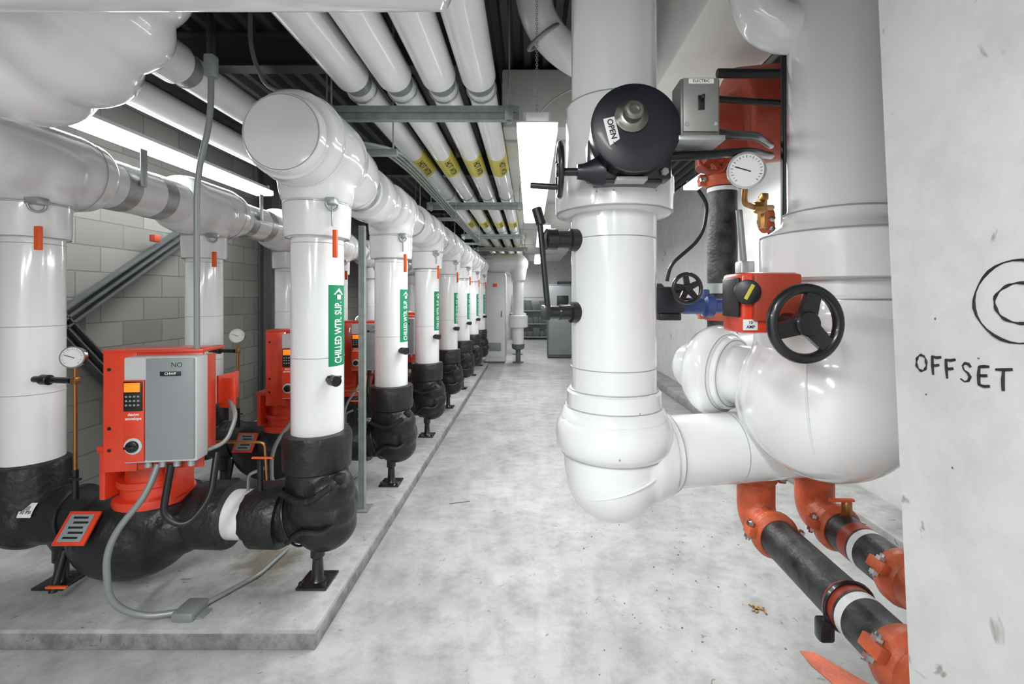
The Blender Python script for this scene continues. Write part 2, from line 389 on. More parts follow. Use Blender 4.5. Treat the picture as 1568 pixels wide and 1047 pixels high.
def arrow(bm):
    T=ref.cross(Z_)
    for poly in([(.20-.065,-.014),(.20-.040,-.014),(.20-.040,.014),(.20-.065,.014)],[(.20-.040,-.035),(.20-.005,0),(.20-.040,.035)]):
        bm.faces.new([bm.verts.new(V((x,y,1.455+px))+ref*(.1345*math.cos(py/.13))+T*(.1345*math.sin(py/.13))) for px,py in poly])
multi(g,'label_arrow',[arrow],WLAB,smooth=False)
sup=g
for i in range(1,NU): clone(sup,(0,DY*i,0))

g=G('chilled_water_supply_header',(-1.13,2.2,2.37)); HZ=2.37
lathe(g,'end_cap',(x,2.06,HZ-.02),Y_,[(0,.165),(.004,.178),(.02,.186),(.05,.188),(.055,.2)],WHITE,56)
seam(g,(x,2.062,HZ-.02),Y_,.172)
def tee0(bm):
    blathe(bm,(x,Y0-.31,HZ),Y_,[(0,.185),(.03,.215),(.1,.225),(.42,.225),(.50,.205),(.53,.17)],40)
    bball(bm,(x,Y0,HZ-.03),(.245,.24,.22)); blathe(bm,(x,Y0,2.09),Z_,[(0,.17),(.06,.185),(.2,.205)],40)
fused(g,'tee_jacket',[tee0],WHITE,.012,4)
torus(g,'tee_crease',(x,Y0-.20,HZ),Y_,.222,.007,WHITE,56,8); seam(g,(x,Y0-.19,HZ),Y_,.224,.002)
H2=2.31
lathe(g,'drop_jacket',(x,Y0+.18,HZ-.01),V((0,1,-.12)),[(0,.19),(.05,.20),(.2,.2),(.25,.185),(.3,.15)],WHITE,40)
for i in range(1,NU):
    yy=Y0+DY*i
    def tee(bm,yy=yy):
        blathe(bm,(x,yy-.22,H2),Y_,[(0,.155),(.02,.18),(.07,.19),(.37,.19),(.42,.18),(.44,.155)],40)
        bball(bm,(x,yy,H2-.02),(.205,.21,.2)); blathe(bm,(x,yy,2.09),Z_,[(0,.168),(.05,.175),(.15,.18)],40)
    fused(g,'tee_jacket',[tee],WHITE,.013,4)
for i in range(NU-1):
    yy=Y0+DY*i
    lathe(g,'header_jacket',(x,yy+.2,H2),Y_,[(0,.145),(.88,.145)],WHITE,40)
    lathe(g,'valve_jacket',(x,yy+.62,H2),Y_,[(0,.145),(.02,.18),(.04,.185),(.2,.185),(.22,.18),(.24,.145)],WHITE,40)
    lathe(g,'silver_band',(x,yy+.52,H2),Y_,[(0,.145),(.0,.1475),(.05,.1475),(.05,.145)],GALV,40)
for i in range(4):
    yy=Y0+.60+DY*2*i
    hg=G('header_rod_hanger',(x,yy,2.9))
    box(hg,'strut',(x,yy,2.56),(.5,.041,.041),STRUTG,.002)
    for s in(-.22,.22): cyl(hg,'rod',(x+s,yy,2.54),(x+s,yy,3.49),.006,GALV,8)
# ------------------------------------------------------------ left : return risers
xr=-2.65
g=G('condenser_return_riser',(xr,Y0,.09)); x=xr
lathe(g,'white_jacket',(x,y,.72),Z_,[(0,.128),(.01,.13),(1.2,.13),(1.21,.128)],WHITE,48)
for z in(1.88,1.45,1.1): seam(g,(x,y,z),Z_,.130,.0018)
lathe(g,'upper_collar',(x,y,1.91),Z_,[(0,.135),(.004,.150),(.02,.155),(.18,.158)],WHITE,48)
seam(g,(x,y,1.912),Z_,.150); seam(g,(x,y,2.085),Z_,.158)
lathe(g,'foam_collar',(x,y,.53),Z_,[(0,.17),(.15,.165),(.2,.155),(.215,.13)],FOAM,40)
fused(g,'foam_elbow',[lambda bm:bball(bm,(x,y,.45),(.17,.17,.17)),lambda bm:blathe(bm,(x,y,.45),Z_,[(0,.15),(.2,.16)]),lambda bm:blathe(bm,(x,y,.45),X_,[(0,.15),(.42,.135)])],FOAM,.014,3)
multi(g,'strap',[lambda bm:btorus(bm,(x+.27,y,.45),(1,0,.15),.145,.009,30,6)],BLK)
patch(g,'spool_label',(x+.12,y,.45),X_,V((0,-.85,.52)),.158,.07,.07,WLAB)
text(g,'spool_label_text','|||||\n30 PSI',.022,(x+.12,y,.45),X_,V((0,-.85,.52)),INK,.1595)
box(g,'foot_plate',(x+.16,y,.098),(.16,.16,.014),BLKM)
lathe(g,'foot_leg',(x+.16,y,.1),Z_,[(0,.045),(.02,.03),(.1,.03),(.11,.04),(.17,.04),(.24,.07)],BLKM,20)
box(g,'orange_drain_lever',(x+.36,y-.22,.20),(.10,.016,.010),ORTAG); cyl(g,'drain_stub',(x+.32,y-.20,.16),(x+.32,y-.14,.34),.018,BLK,12)
pipe(g,'black_tap',[V((x,y,1.18))+V((.1,-.08,0)),V((x+.33,y-.12,1.18))],.016,BLK); cyl(g,'tap_cap',V((x+.15,y-.09,1.18)),V((x+.2,y-.1,1.18)),.026,BLK)
cyl(g,'gauge_riser',(x+.35,y-.12,.72),(x+.35,y-.12,1.26),.009,BRASS,12)
box(g,'gauge_tee',(x+.35,y-.12,1.18),(.03,.03,.035),BRASS); cyl(g,'riser_valve',(x+.35,y-.12,.58),(x+.35,y-.12,.73),.014,BLK,12)
box(g,'valve_handle',(x+.37,y-.14,.69),(.06,.014,.01),BLK)
gauge(g,(x+.35,y-.13,1.30),(.25,-1,.1),.052)
cl=V((x,y,2.07))+V((.8,-.6,0)).normalized()*.17
torus(g,'clamp_ring',cl,(.8,-.6,0),.032,.006,GALV); box(g,'clamp_body',cl+V((0,0,.02)),(.07,.06,.035),GALV)
box(g,'orange_tag',cl+V((.03,-.02,-.17)),(.03,.02,.12),ORTAG)
for i in range(1,NU): clone(g,(0,DY*i,0))
g=G('return_header',(xr,4,2.31)); HZ=2.31
lathe(g,'header_jacket',(xr,1.97,HZ),Y_,[(0,.16),(.01,.17),(.2,.17)],WHITE,40)
for i in range(NU):
    yy=Y0+DY*i
    def tee(bm,yy=yy):
        blathe(bm,(xr,yy-.33,HZ),Y_,[(0,.175),(.03,.205),(.1,.22),(.5,.22),(.62,.205),(.66,.175)],40)
        bball(bm,(xr,yy,HZ-.02),(.235,.25,.22)); blathe(bm,(xr,yy,2.09),Z_,[(0,.158),(.06,.18),(.2,.2)],40)
    fused(g,'tee_jacket',[tee],WHITE,.014,4)
    seam(g,(xr,yy+.20,HZ),Y_,.221,.002)
    lathe(g,'header_jacket',(xr,yy+.28,HZ),Y_,[(0,.155),(.72,.155)],WHITE,40)
    for q in(.42,.72): lathe(g,'silver_band',(xr,yy+q,HZ),Y_,[(0,.155),(.0,.1575),(.1,.1575),(.1,.155)],GALV,40)
    box(g,'hanger_strap',(xr+.17,yy+.5,HZ+.12),(.006,.05,.24),GALV,.001)

# ------------------------------------------------------------ pumps
g=G('inline_pump',(-1.9,Y0,.09)); px,py=-1.98,Y0
fused(g,'insulated_volute',[lambda bm:bball(bm,(px-.10,py-.02,.375),(.30,.23,.235)),lambda bm:bball(bm,(px+.08,py-.02,.42),(.25,.19,.17)),
     lambda bm:blathe(bm,(px-.35,py,.45),X_,[(0,.13),(.3,.16),(.6,.14),(.66,.13)]),lambda bm:blathe(bm,(px,py,.4),Z_,[(0,.22),(.17,.20)])],FOAM,.013,2)
lathe(g,'pump_head_flange',(px+.03,py-.05,.56),Z_,[(0,.17),(.02,.175),(.04,.17),(.045,.14),(.09,.14),(.10,.155),(.13,.155)],RED,36)
def stool(bm):
    blathe(bm,(px+.05,py-.06,.66),Z_,[(0,.13),(.22,.13)],32)
    for s in(-1,1): bbox(bm,(px+.05+s*.16,py-.12,.74),(.03,.16,.26),.006)
    bbox(bm,(px+.05,py-.08,.86),(.36,.26,.03),.006)
multi(g,'motor_stool',[stool],RED)
lathe(g,'motor_body',(px+.08,py-.05,.86),Z_,[(0,.16),(.02,.17),(.36,.17),(.40,.15),(.42,.08)],RED,36)
XF=Matrix.Translation((-1.72,2.12,0))@Matrix.Rotation(math.radians(7),4,'Z')@Matrix.Translation((1.72,-2.12,0))
def shroud(bm):
    bbox(bm,(-1.745,2.20,1.352),(.43,.19,.018),.006)
    bbox(bm,(-1.955,2.20,1.08),(.012,.17,.56),.003)
    bbox(bm,(-1.535,2.16,1.10),(.012,.10,.46),.003)
    bbox(bm,(-1.745,2.12,1.08),(.42,.012,.55),.003)
    bbox(bm,(-1.885,2.112,1.08),(.14,.008,.56),.003)
multi(g,'red_shroud',[shroud],RED)
def holes(bm):
    for z in(.9,1.0,1.27): blathe(bm,(-1.93,2.106,z),Y_,[(0,.008),(.002,.008)],12)
multi(g,'shroud_holes',[holes],BLK)
box(g,'controller_case',(-1.66,2.065,1.10),(.30,.09,.47),LGREY,.008)
box(g,'controller_door',(-1.615,2.014,1.105),(.195,.014,.45),GREYP,.006)
box(g,'keypad_strip',(-1.763,2.016,1.055),(.084,.012,.36),RED,.003)
box(g,'keypad',(-1.763,2.008,1.165),(.074,.008,.13),BLK,.004)
box(g,'display',(-1.763,2.002,1.205),(.062,.006,.04),DISP,.001)
def keys(bm):
    for i in range(4):
        for j in range(3): bbox(bm,(-1.787+.016*i,2.003,1.165-.019*j),(.009,.004,.008),.001)
multi(g,'keys',[keys],GREYP)
text(g,'controller_text','design\nenvelope',.018,(-1.763,2.0095,1.075),X_,-Y_,WLAB)
box(g,'door_badge',(-1.61,2.005,1.262),(.085,.003,.02),BLK,.0005)
text(g,'badge_text','CHWP',.016,(-1.61,2.0032,1.262),X_,-Y_,WLAB)
text(g,'marker_text','NO',.030,(-1.585,2.0065,1.30),X_,-Y_,INK,bold=0)
lathe(g,'isolator_knob_base',(-1.763,2.012,.945),-Y_,[(0,.036),(.006,.036),(.008,.03)],LGREY,24)
lathe(g,'isolator_knob',(-1.763,2.006,.945),-Y_,[(0,.026),(.012,.024),(.014,.02)],BLK,20); box(g,'isolator_grip',(-1.763,1.985,.945),(.042,.014,.012),BLK)
for q in(-1.74,-1.68,-1.62,-1.56): cyl(g,'cable_gland',(q,2.07,.83),(q,2.07,.87),.016,GALV,12)
XF=Matrix()
multi(g,'corner_bracket',[lambda bm:bbox(bm,(-1.56,2.35,1.14),(.012,.16,.14),.003),lambda bm:bbox(bm,(-1.53,2.30,1.12),(.08,.012,.15),.003)],RED)
pipe(g,'grey_flex_conduit',[(-1.70,2.08,.84),(-1.72,2.04,.72),(-1.86,1.99,.52),(-1.88,2.03,.24),(-1.80,2.10,.125),(-1.66,2.15,.115)],.0135,CONDUIT,.16)
multi(g,'floor_junction_box',[lambda bm:bbox(bm,(-1.62,2.17,.112),(.10,.12,.045),.01),lambda bm:bbox(bm,(-1.62,2.17,.094),(.16,.07,.008),.002)],CONDUIT)
pipe(g,'floor_conduit',[(-1.59,2.20,.11),(-1.46,2.45,.11),(-1.44,2.7,.11)],.011,CONDUIT,.05)
pipe(g,'black_flex_conduit',[(-1.64,2.08,.84),(-1.65,2.04,.62),(-1.56,2.06,.56),(-1.49,2.12,.66),(-1.50,2.18,.86)],.015,BLK,.12)
pipe(g,'side_flex_conduit',[(-1.53,2.14,.88),(-1.47,2.2,.90),(-1.45,2.25,1.02),(-1.52,2.3,1.08)],.010,CONDUIT,.08)
R=Matrix.Rotation(math.radians(-38),3,'X')
pc=V((-2.16,2.17,.50))
box(g,'nameplate_back',pc,(.15,.012,.15),RED,.002,R); nrm=R@V((0,-1,0))
box(g,'nameplate',pc+nrm*.008,(.11,.006,.12),GREYP,.001,R)
def nl(bm):
    for k in range(5): bbox(bm,pc+nrm*.012+R@V((.012*(k%2),0,.045-.022*k)),(.07,.001,.009),0,R)
multi(g,'nameplate_print',[nl],BLK,smooth=False)
pipe(g,'brass_flush_line',[(-1.80,2.35,.76),(-1.62,2.33,.86),(-1.36,2.33,.86),(-1.36,2.35,.66)],.007,BRASS,.03)
cyl(g,'drain_valve',(-1.40,2.36,.57),(-1.40,2.36,.76),.014,BLK,12); box(g,'drain_handle',(-1.37,2.33,.78),(.11,.016,.008),ORTAG)
pipe(g,'vent_tube',[(-1.50,2.42,.56),(-1.50,2.42,.66),(-1.4,2.40,.70)],.008,GALV,.03)
for i in range(1,NU): clone(g,(0,DY*i,0))

g=G('strut_channel_post',(-1.2,3.25,.09))
def post(bm,x=-1.2,y=3.25):
    bbox(bm,(x,y-.018,1.1),(.041,.004,2.02)); bbox(bm,(x-.0185,y,1.1),(.004,.041,2.02)); bbox(bm,(x+.0185,y,1.1),(.004,.041,2.02)); bbox(bm,(x-.013,y+.019,1.1),(.011,.004,2.02)); bbox(bm,(x+.013,y+.019,1.1),(.011,.004,2.02))
multi(g,'channel',[post],STRUTG,smooth=False); box(g,'post_base',(-1.2,3.25,.096),(.12,.12,.012),GALV,.002)
clone(g,(0,DY*2,0))
g=G('flexible_conduit_drop',(-1.6,2.2,2.2))
pipe(g,'conduit',[(-1.50,2.1,3.24),(-1.48,2.05,3.0),(-1.438,2.05,2.85),(-1.438,2.05,2.68)],.018,BLK,.1)
box(g,'conduit_body',(-1.438,2.05,2.64),(.045,.045,.1),CONDUIT,.008)
pipe(g,'conduit_lower',[(-1.438,2.05,2.60),(-1.44,2.05,2.40),(-1.51,2.06,2.15),(-1.56,2.13,1.36)],.0125,CONDUIT,.15)
g=G('grey_cable_drop',(-1.55,2.6,3)); pipe(g,'cable',[(-1.60,2.6,3.49),(-1.60,2.6,3.0),(-1.50,2.6,2.78),(-1.32,2.6,2.78)],.012,CONDUIT,.12)

# ------------------------------------------------------------ overhead pipes
def opipe(X,Z,r,y0,y1,name='overhead_insulated_pipe',label=True):
    g=G(name,(X,(y0+y1)/2,Z))
    ys=max(y0+.1,2.62)
    lathe(g,'jacket_near',(X,y0,Z),Y_,[(0,r),(ys-y0,r)],WPIPE,36)
    lathe(g,'joint_band',(X,ys,Z),Y_,[(0,r*.8),(.0,r*.82),(.12,r*.82),(.12,r*.8)],CONDUIT,36)
    lathe(g,'jacket_far',(X,ys+.1,Z),Y_,[(0,r*.86),(y1-ys-.1,r*.86)],WPIPE,36)
    if label:
        for yl in(4.25,7.6,11.):
            lathe(g,'yellow_label',(X,yl-.26,Z),Y_,[(0,r*.86),(0,r*.86+.002),(.52,r*.86+.002),(.52,r*.86)],YEL,36)
            text(g,'label_text','HOT WTR',.085,(X,yl,Z),Y_,V((.5,0,-.86)),INK,r*.86+.0035)
    return g
for X in(-1.03,-.785,-.53,-.30): opipe(X,2.88,.100,-1.,17.5)
opipe(-2.05,2.95,.12,2.2,17.5,label=False); opipe(-2.5,2.9,.11,2.2,17.5,label=False)
for yy in(2.79,5.6,8.4,10.6):
    g=G('trapeze_hanger',(-.67,yy,2.78))
    def st(bm,yy=yy):
        bbox(bm,(-.67,yy,2.765),(1.2,.041,.004)); bbox(bm,(-.67,yy-.019,2.745),(1.2,.004,.036)); bbox(bm,(-.67,yy+.019,2.725),(1.2,.004,.078))
        bbox(bm,(-.67,yy,2.722),(1.2,.036,.006)); bbox(bm,(-.67,yy-.019,2.700),(1.2,.004,.034)); bbox(bm,(-.67,yy,2.683),(1.2,.041,.004))
    multi(g,'strut',[st],STRUTG,smooth=False)
    for xx in(-1.22,-.13): cyl(g,'rod',(xx,yy,2.66),(xx,yy,3.49),.006,GALV,8); box(g,'nut',(xx,yy,2.675),(.03,.03,.012),GALV,.002); box(g,'channel_fitting',(xx,yy-.023,2.725),(.05,.006,.09),GALV,.001)
    for X in(-1.03,-.785,-.53,-.30): torus(g,'pipe_clamp',(X,yy,2.88),Y_,.089,.006,GALV,28,6)
g=G('conduit_bundle',(-1.0,3.3,2.65))
for k in range(4): pipe(g,'conduit',[(-1.30+.04*k,2.95,2.62),(-1.05+.04*k,3.2,2.64),(-.98+.03*k,3.7,2.62),(-1.0+.03*k,9,2.62)],.011,STRUTG,.2,10)

g=G('air_duct',(.5,8,3.2)); box(g,'duct_body',(.45,10.6,3.22),(1.36,13.8,.48),BEAM,.02)
for k in range(5): box(g,'duct_flange',(.45,4.0+2.6*k,3.22),(1.40,.04,.52),LGREY,.004)
g=G('curved_drain_pipe',(.2,2.7,3.2))
pipe(g,'pipe_body',[(-.02,2.55,3.49),(.05,2.6,3.12),(.35,2.75,2.98),(.9,2.9,2.97)],.10,WPIPE,.25,28)
torus(g,'grey_ring',(.075,2.61,3.09),(.45,.2,-.6),.105,.012,CONDUIT)
g=G('suspension_cable',(.0,3,3)); pipe(g,'cable',[(.0,3.0,2.75),(.14,2.9,2.86),(.25,2.8,2.88)],.005,GALV,.05)
g=G('concrete_beam',(1.1,2.7,3.1)); box(g,'beam_body',(1.0,2.73,3.17),(.5,1.84,.64),BEAM,.015)

g=G('overhead_main_pipe',(-1.6,1.25,2.6))
lathe(g,'main_jacket',(-3.3,1.25,2.56),X_,[(0,.15),(3.04,.15),(3.06,.14),(3.07,.12)],WHITE,56)
g=G('overhead_insulated_elbow',(-1.66,1.7,2.6))
def el(bm):
    pts=[V((-3.3,1.69,2.54)),V((-2.35,1.69,2.54))]; rr=[.235,.235]
    cx,cz,Rr=-2.0,2.93,.39
    N=4*8
    pts+= [V((-2.3,1.69,2.54)),V((-2.27,1.69,2.54))]; rr+=[.238,.262]
    for i in range(N+1):
        a=-math.pi/2+math.pi/2*i/N
        pts.append(V((cx+Rr*math.cos(a),1.70,cz+Rr*math.sin(a)))); rr.append(.262+.034*abs(math.sin(math.pi*i/8)))
    pts+=[V((cx+Rr,1.7,3.1)),V((cx+Rr,1.7,3.14)),V((cx+Rr,1.7,3.49))]; rr+=[.262,.235,.235]
    bsweep(bm,pts,rr,64)
multi(g,'elbow_jacket',[el],WHITE,ang=60)

# ------------------------------------------------------------ fluorescent fixtures
def fixture(name,X,y0,y1,Z,w,power,chain=True):
    g=G(name,(X,(y0+y1)/2,Z)); yc=(y0+y1)/2; L=y1-y0
    def body(bm):
        bbox(bm,(X,yc,Z+.045),(w*.55,L,.04),.004); bbox(bm,(X,yc,Z+.022),(w,L,.008),.003)
        for yy in(y0+.04,y1-.04):
            for s in(-.3,.3): bbox(bm,(X+s*w,yy,Z+.05),(.012,.03,.05),.002)
    multi(g,'fixture_body',[body],LGREY)
    multi(g,'diffuser',[lambda bm:bbox(bm,(X,yc,Z-.005),(w*.97,L+.01,.045),.014)],LAMP)
    for yy in(y0+.15,y1-.15):
        if chain:
            def ch(bm,yy=yy):
                z=Z+.07; k=0
                while z<3.46: btorus(bm,(X,yy,z),X_ if k%2 else Y_,.006,.0015,8,4); z+=.0105; k+=1
            multi(g,'chain',[ch],CONDUIT)
        else: cyl(g,'rod',(X,yy,Z+.06),(X,yy,3.49),.005,GALV,8)
    l=D.lights.new(name+'_lamp','AREA'); l.shape='RECTANGLE'; l.size=w; l.size_y=L; l.energy=power; l.color=(.97,1,1)
    lo=D.objects.new('lamp',l); lo.location=(0,0,-.05); lo.parent=g.e; COL.objects.link(lo)
fixture('added_strip_light',.03,1.95,4.3,2.33,.18,38)
fixture('added_strip_light',-2.86,2.45,4.9,2.72,.2,24)
fixture('added_strip_light',.2,6.4,8.8,2.6,.18,36)  # fixtures from here down are added along the room for extra light
fixture('added_strip_light',.2,10.8,13.2,2.6,.18,40)
fixture('added_strip_light',-.6,15,17.2,2.6,.18,38)
fixture('added_strip_light',-1.6,6.2,8.6,2.66,.18,18)
fixture('added_strip_light',1.9,3.0,5.4,2.9,.18,42)
fixture('added_strip_light',-.2,-2.0,.1,2.6,.2,52,False)  # added fill lamp behind the camera, out of view
fixture('added_strip_light',-1.5,-2.0,.1,2.32,.2,66,False)  # added fill lamp, unseen, hung low to brighten the left header

# ------------------------------------------------------------ brace + column on left wall
g=G('diagonal_wall_brace',(-3.28,3.6,1.5))
def bar(bm,a,b,w=.11,t=.07):
    a=V(a);b=V(b); d=(b-a).normalized(); s=X_; up=d.cross(s); R=Matrix((d,s,up)).transposed()
    bbox(bm,(a+b)/2,((b-a).length,t,.012),0,R); bbox(bm,(a+b)/2+up*w/2,((b-a).length,t,.01),0,R); bbox(bm,(a+b)/2-up*w/2,((b-a).length,t,.01),0,R); bbox(bm,(a+b)/2-s*.03,((b-a).length,.01,w),0,R)
multi(g,'brace_bars',[lambda bm:bar(bm,(-3.34,3.15,1.38),(-3.34,4.45,2.25)),lambda bm:bar(bm,(-3.34,3.2,1.45),(-3.34,4.3,.2)),lambda bm:bbox(bm,(-3.36,3.28,1.43),(.02,.3,.3))],DCON,smooth=False)
box(g,'red_bolt_plate',(-3.3,4.0,2.12),(.05,.06,.06),DRED)
ibeam('steel_wall_column',(-3.3,5.75,0),(-3.3,5.75,3.49),.16,.16,DCON)

# ------------------------------------------------------------ far end
g=G('electrical_cabinet',(-.86,11.4,0))
box(g,'cabinet_body',(-.86,11.45,1.12),(.48,.7,2.16),CABW,.01); box(g,'cabinet_plinth',(-.86,11.45,.03),(.46,.68,.06),DGREY)
box(g,'cabinet_door',(-.86,11.09,1.15),(.43,.02,2.0),CABW,.006); box(g,'cabinet_side_door',(-.615,11.45,1.15),(.012,.6,2.0),LGREY,.004)
box(g,'cabinet_handle',(-.70,11.07,1.2),(.02,.02,.14),DGREY); box(g,'cabinet_vent',(-.86,11.075,.4),(.3,.01,.2),GREYP)
box(g,'cabinet_sign',(-.86,11.075,1.9),(.10,.01,.08),ORTAG)
g=G('vertical_insulated_pipe',(-.3,11.2,0))
lathe(g,'pipe_jacket',(-.3,11.2,.45),Z_,[(0,.14),(1.8,.14)],WHITE,32)
lathe(g,'flange_jacket',(-.3,11.2,.85),Z_,[(0,.14),(.03,.24),(.3,.24),(.33,.14)],WHITE,32)
fused(g,'top_elbow',[lambda bm:bball(bm,(-.3,11.2,2.42),.25),lambda bm:blathe(bm,(-.3,11.2,2.44),V((-1,0,.02)),[(0,.24),(.6,.24),(.8,.2)]),lambda bm:blathe(bm,(-.3,11.2,2.0),Z_,[(0,.17),(.36,.23)])],WHITE,.02,3)
lathe(g,'pipe_stand',(-.3,11.2,.0),Z_,[(0,.14),(.02,.14),(.03,.06),(.3,.06),(.35,.15),(.46,.16)],DGREY,24)
clone(g,(-.05,1.6,0))
g=G('control_panel_cabinet',(.85,12.1,0))
box(g,'panel_body',(.85,12.2,.98),(.8,.4,1.92),DGREY,.01); box(g,'panel_door',(.85,11.99,1.0),(.74,.02,1.8),GREYP,.006); box(g,'panel_window',(.85,11.975,1.5),(.3,.01,.3),BLK); box(g,'panel_plinth',(.85,12.2,.02),(.78,.38,.04),BLK)
g=G('storage_shelf_unit',(0.1,17.4,0))
def sh(bm):
    for z in(.1,.6,1.1,1.6): bbox(bm,(.1,17.5,z),(1.6,.45,.04))
    for xx in(-.7,.9):
        for yy in(17.29,17.71): bbox(bm,(xx,yy,.85),(.04,.04,1.7))
multi(g,'shelf_frame',[sh],GREYP,smooth=False)
def bx(bm):
    for z in(.12,.62,1.12):
        xx=-.6
        while xx<.75:
            w=random.uniform(.15,.3); hh=random.uniform(.15,.38); bbox(bm,(xx+w/2,17.5,z+hh/2),(w*.9,.3,hh),.005); xx+=w
multi(g,'stored_boxes',[bx],DGREY)
g=G('door_1',(1.6,17.95,0)); box(g,'door_leaf',(1.6,17.96,1.05),(.9,.04,2.1),GREYP)
multi(g,'door_frame',[lambda bm:bbox(bm,(1.1,17.95,1.08),(.08,.1,2.16)),lambda bm:bbox(bm,(2.1,17.95,1.08),(.08,.1,2.16)),lambda bm:bbox(bm,(1.6,17.95,2.19),(1.08,.1,.08))],DGREY,smooth=False)
box(g,'door_handle',(1.95,17.92,1.05),(.1,.04,.03),CHROME)

# ------------------------------------------------------------ right : main valve riser
g=G('insulated_valve_riser',(.292,1.6,0)); x,y=.292,1.6
lathe(g,'upper_jacket',(x,y,2.24),Z_,[(0,.147),(1.25,.147)],WHITE,64)
lathe(g,'valve_jacket',(x,y,1.88),Z_,[(0,.147),(.004,.19),(.012,.202),(.06,.203),(.125,.203),(.132,.197),(.135,.166),(.37,.166),(.385,.160),(.39,.147)],WHITE,64)
lathe(g,'lower_jacket',(x,y,1.25),Z_,[(0,.147),(.64,.147)],WHITE,64)
for z in(1.36,1.80): seam(g,(x,y,z),Z_,.1475,.0015)
seam(g,(x,y,1.888),Z_,.198); seam(g,(x,y,2.26),Z_,.1625); seam(g,(x,y,1.225),Z_,.1655); seam(g,(x,y,1.283),Z_,.153)
lathe(g,'elbow_collar',(x,y,1.19),Z_,[(0,.185),(.03,.172),(.035,.165),(.085,.163),(.09,.158),(.095,.148)],WHITE,64)
def elb(bm):
    bball(bm,(x,y,1.0),(.170,.173,.175),40); blathe(bm,(x,y,1.0),Z_,[(0,.172),(.12,.178),(.19,.16)],56)
    blathe(bm,(x,y,1.04),V((1,.14,0)),[(0,.160),(.12,.160),(.19,.14)],48)
fused(g,'elbow_jacket',[elb],WHITE,.010,3)
lathe(g,'elbow_gore',(x,y,1.06),Z_,[(0,.165),(.01,.186),(.035,.200),(.07,.204),(.105,.198),(.13,.183),(.15,.16)],WHITE,64)
seam(g,(x,y,1.068),Z_,.183)
torus(g,'gore_seam',(x+.015,y,.985),V((-.35,0,1)),.1735,.004,WHITE,64,8)
bmd=V((.70,.14,.0)).normalized()
lathe(g,'crossover_jacket',V((x,y,1.045))+bmd*.17,bmd,[(0,.14),(.002,.138),(.03,.138),(.032,.126),(.65,.126)],WHITE,56)
seam(g,V((x,y,1.045))+bmd*.202,bmd,.137); seam(g,V((x,y,1.045))+bmd*.45,bmd,.1262,.0015)
def screw(bm):
    for a,z in((-60,1.885+.05),(-100,1.93),(-70,1.23),(-95,1.10),(-115,1.93),(-80,1.21)):
        r=.2035 if z>1.8 else(.1645 if z>1.2 else .203)
        bball(bm,(x+r*math.cos(math.radians(a)),y+r*math.sin(math.radians(a)),z),.003,8)
multi(g,'jacket_tacks',[screw],GALV)

g=G('valve_gear_operator',(.298,1.3,2.07)); cx,cz=.295,2.070
lathe(g,'gear_drum',(cx,1.37,cz),V((0,-1,.06)),[(0,.11),(.01,.12),(.085,.122),(.09,.126),(.098,.126),(.103,.118),(.105,.06)],NAVY,56)
multi(g,'gear_housing',[lambda bm:bbox(bm,(cx-.0,1.38,cz-.06),(.25,.07,.12),.01),lambda bm:bbox(bm,(cx,1.40,cz-.11),(.20,.09,.04),.006),
      lambda bm:bbox(bm,(cx,1.40,cz+.02),(.19,.06,.18),.01)],BLKM)
lathe(g,'operator_neck',(cx,1.38,cz),Y_,[(0,.07),(.08,.07)],BLKM,24)
lathe(g,'indicator_base',(cx-.014,1.268,cz+.033),V((0,-1,.1)),[(0,.047),(.006,.047),(.010,.040),(.014,.036),(.016,.027),(.040,.027),(.045,.023),(.046,.016),(.038,.014)],KNOB,32)
Rl=Matrix.Rotation(math.radians(-14),3,'Y')
box(g,'open_label',(.228,1.265,cz-.012),(.032,.004,.085),WLAB,.001,Rl)
text(g,'open_label_text','OPEN >',.022,(.228,1.2615,cz-.012),Rl@-Z_,-Y_,INK)
box(g,'serial_plate',(cx+.0,1.34,cz-.125),(.09,.05,.012),LGREY,.003)
for sx in(-.1,.1): cyl(g,'housing_bolt',(cx+sx,1.33,cz-.1),(cx+sx,1.345,cz-.1),.012,GALV,6)
cyl(g,'input_shaft',(.09,1.36,1.975),(.2,1.36,1.975),.012,BLKM,16)
multi(g,'input_boss',[lambda bm:blathe(bm,(.14,1.36,1.975),X_,[(0,.022),(.02,.025),(.05,.04),(.08,.045)],20)],NAVY)
handwheel(g,'side_handwheel',(.088,1.36,1.98),X_,.075,.009,BLKM,3,.4)
cyl(g,'wheel_grip',(.0,1.34,1.93),(.08,1.34,1.925),.009,BLKM,12)
g=G('toggle_switch_box',(.478,1.3,2.135))
box(g,'box_body',(.478,1.32,2.135),(.112,.08,.165),BOXG,.006); box(g,'box_cover',(.478,1.277,2.14),(.098,.006,.15),BOXC,.003)
box(g,'toggle_slot',(.478,1.272,2.145),(.018,.004,.04),BLK); box(g,'toggle_lever',(.478,1.262,2.155),(.008,.02,.012),BLK)
box(g,'box_label',(.478,1.2728,2.205),(.07,.001,.014),WLAB,.0002); text(g,'box_label_text','ELECTRIC',.011,(.478,1.272,2.205),X_,-Y_,INK)
for sx in(-.04,.04): cyl(g,'cover_screw',(.478+sx,1.270,2.085),(.478+sx,1.276,2.085),.006,CHROME,8)
box(g,'base_plate',(.478,1.31,2.045),(.13,.09,.014),GALV,.002); box(g,'mount_plate',(.40,1.37,2.06),(.06,.02,.10),BLKM)
g=G('control_cable',(.75,1.5,2.1))
pipe(g,'cable_upper',[(.53,1.32,2.08),(.60,1.36,2.085),(.72,1.45,2.115),(.95,1.80,2.20)],.013,BLK,.08)
pipe(g,'cable_lower',[(.40,1.36,2.02),(.50,1.36,2.025),(.70,1.45,2.065),(.95,1.80,2.16)],.014,BLK,.08)
g=G('lever_handle_valve',(.05,1.55,1.7))
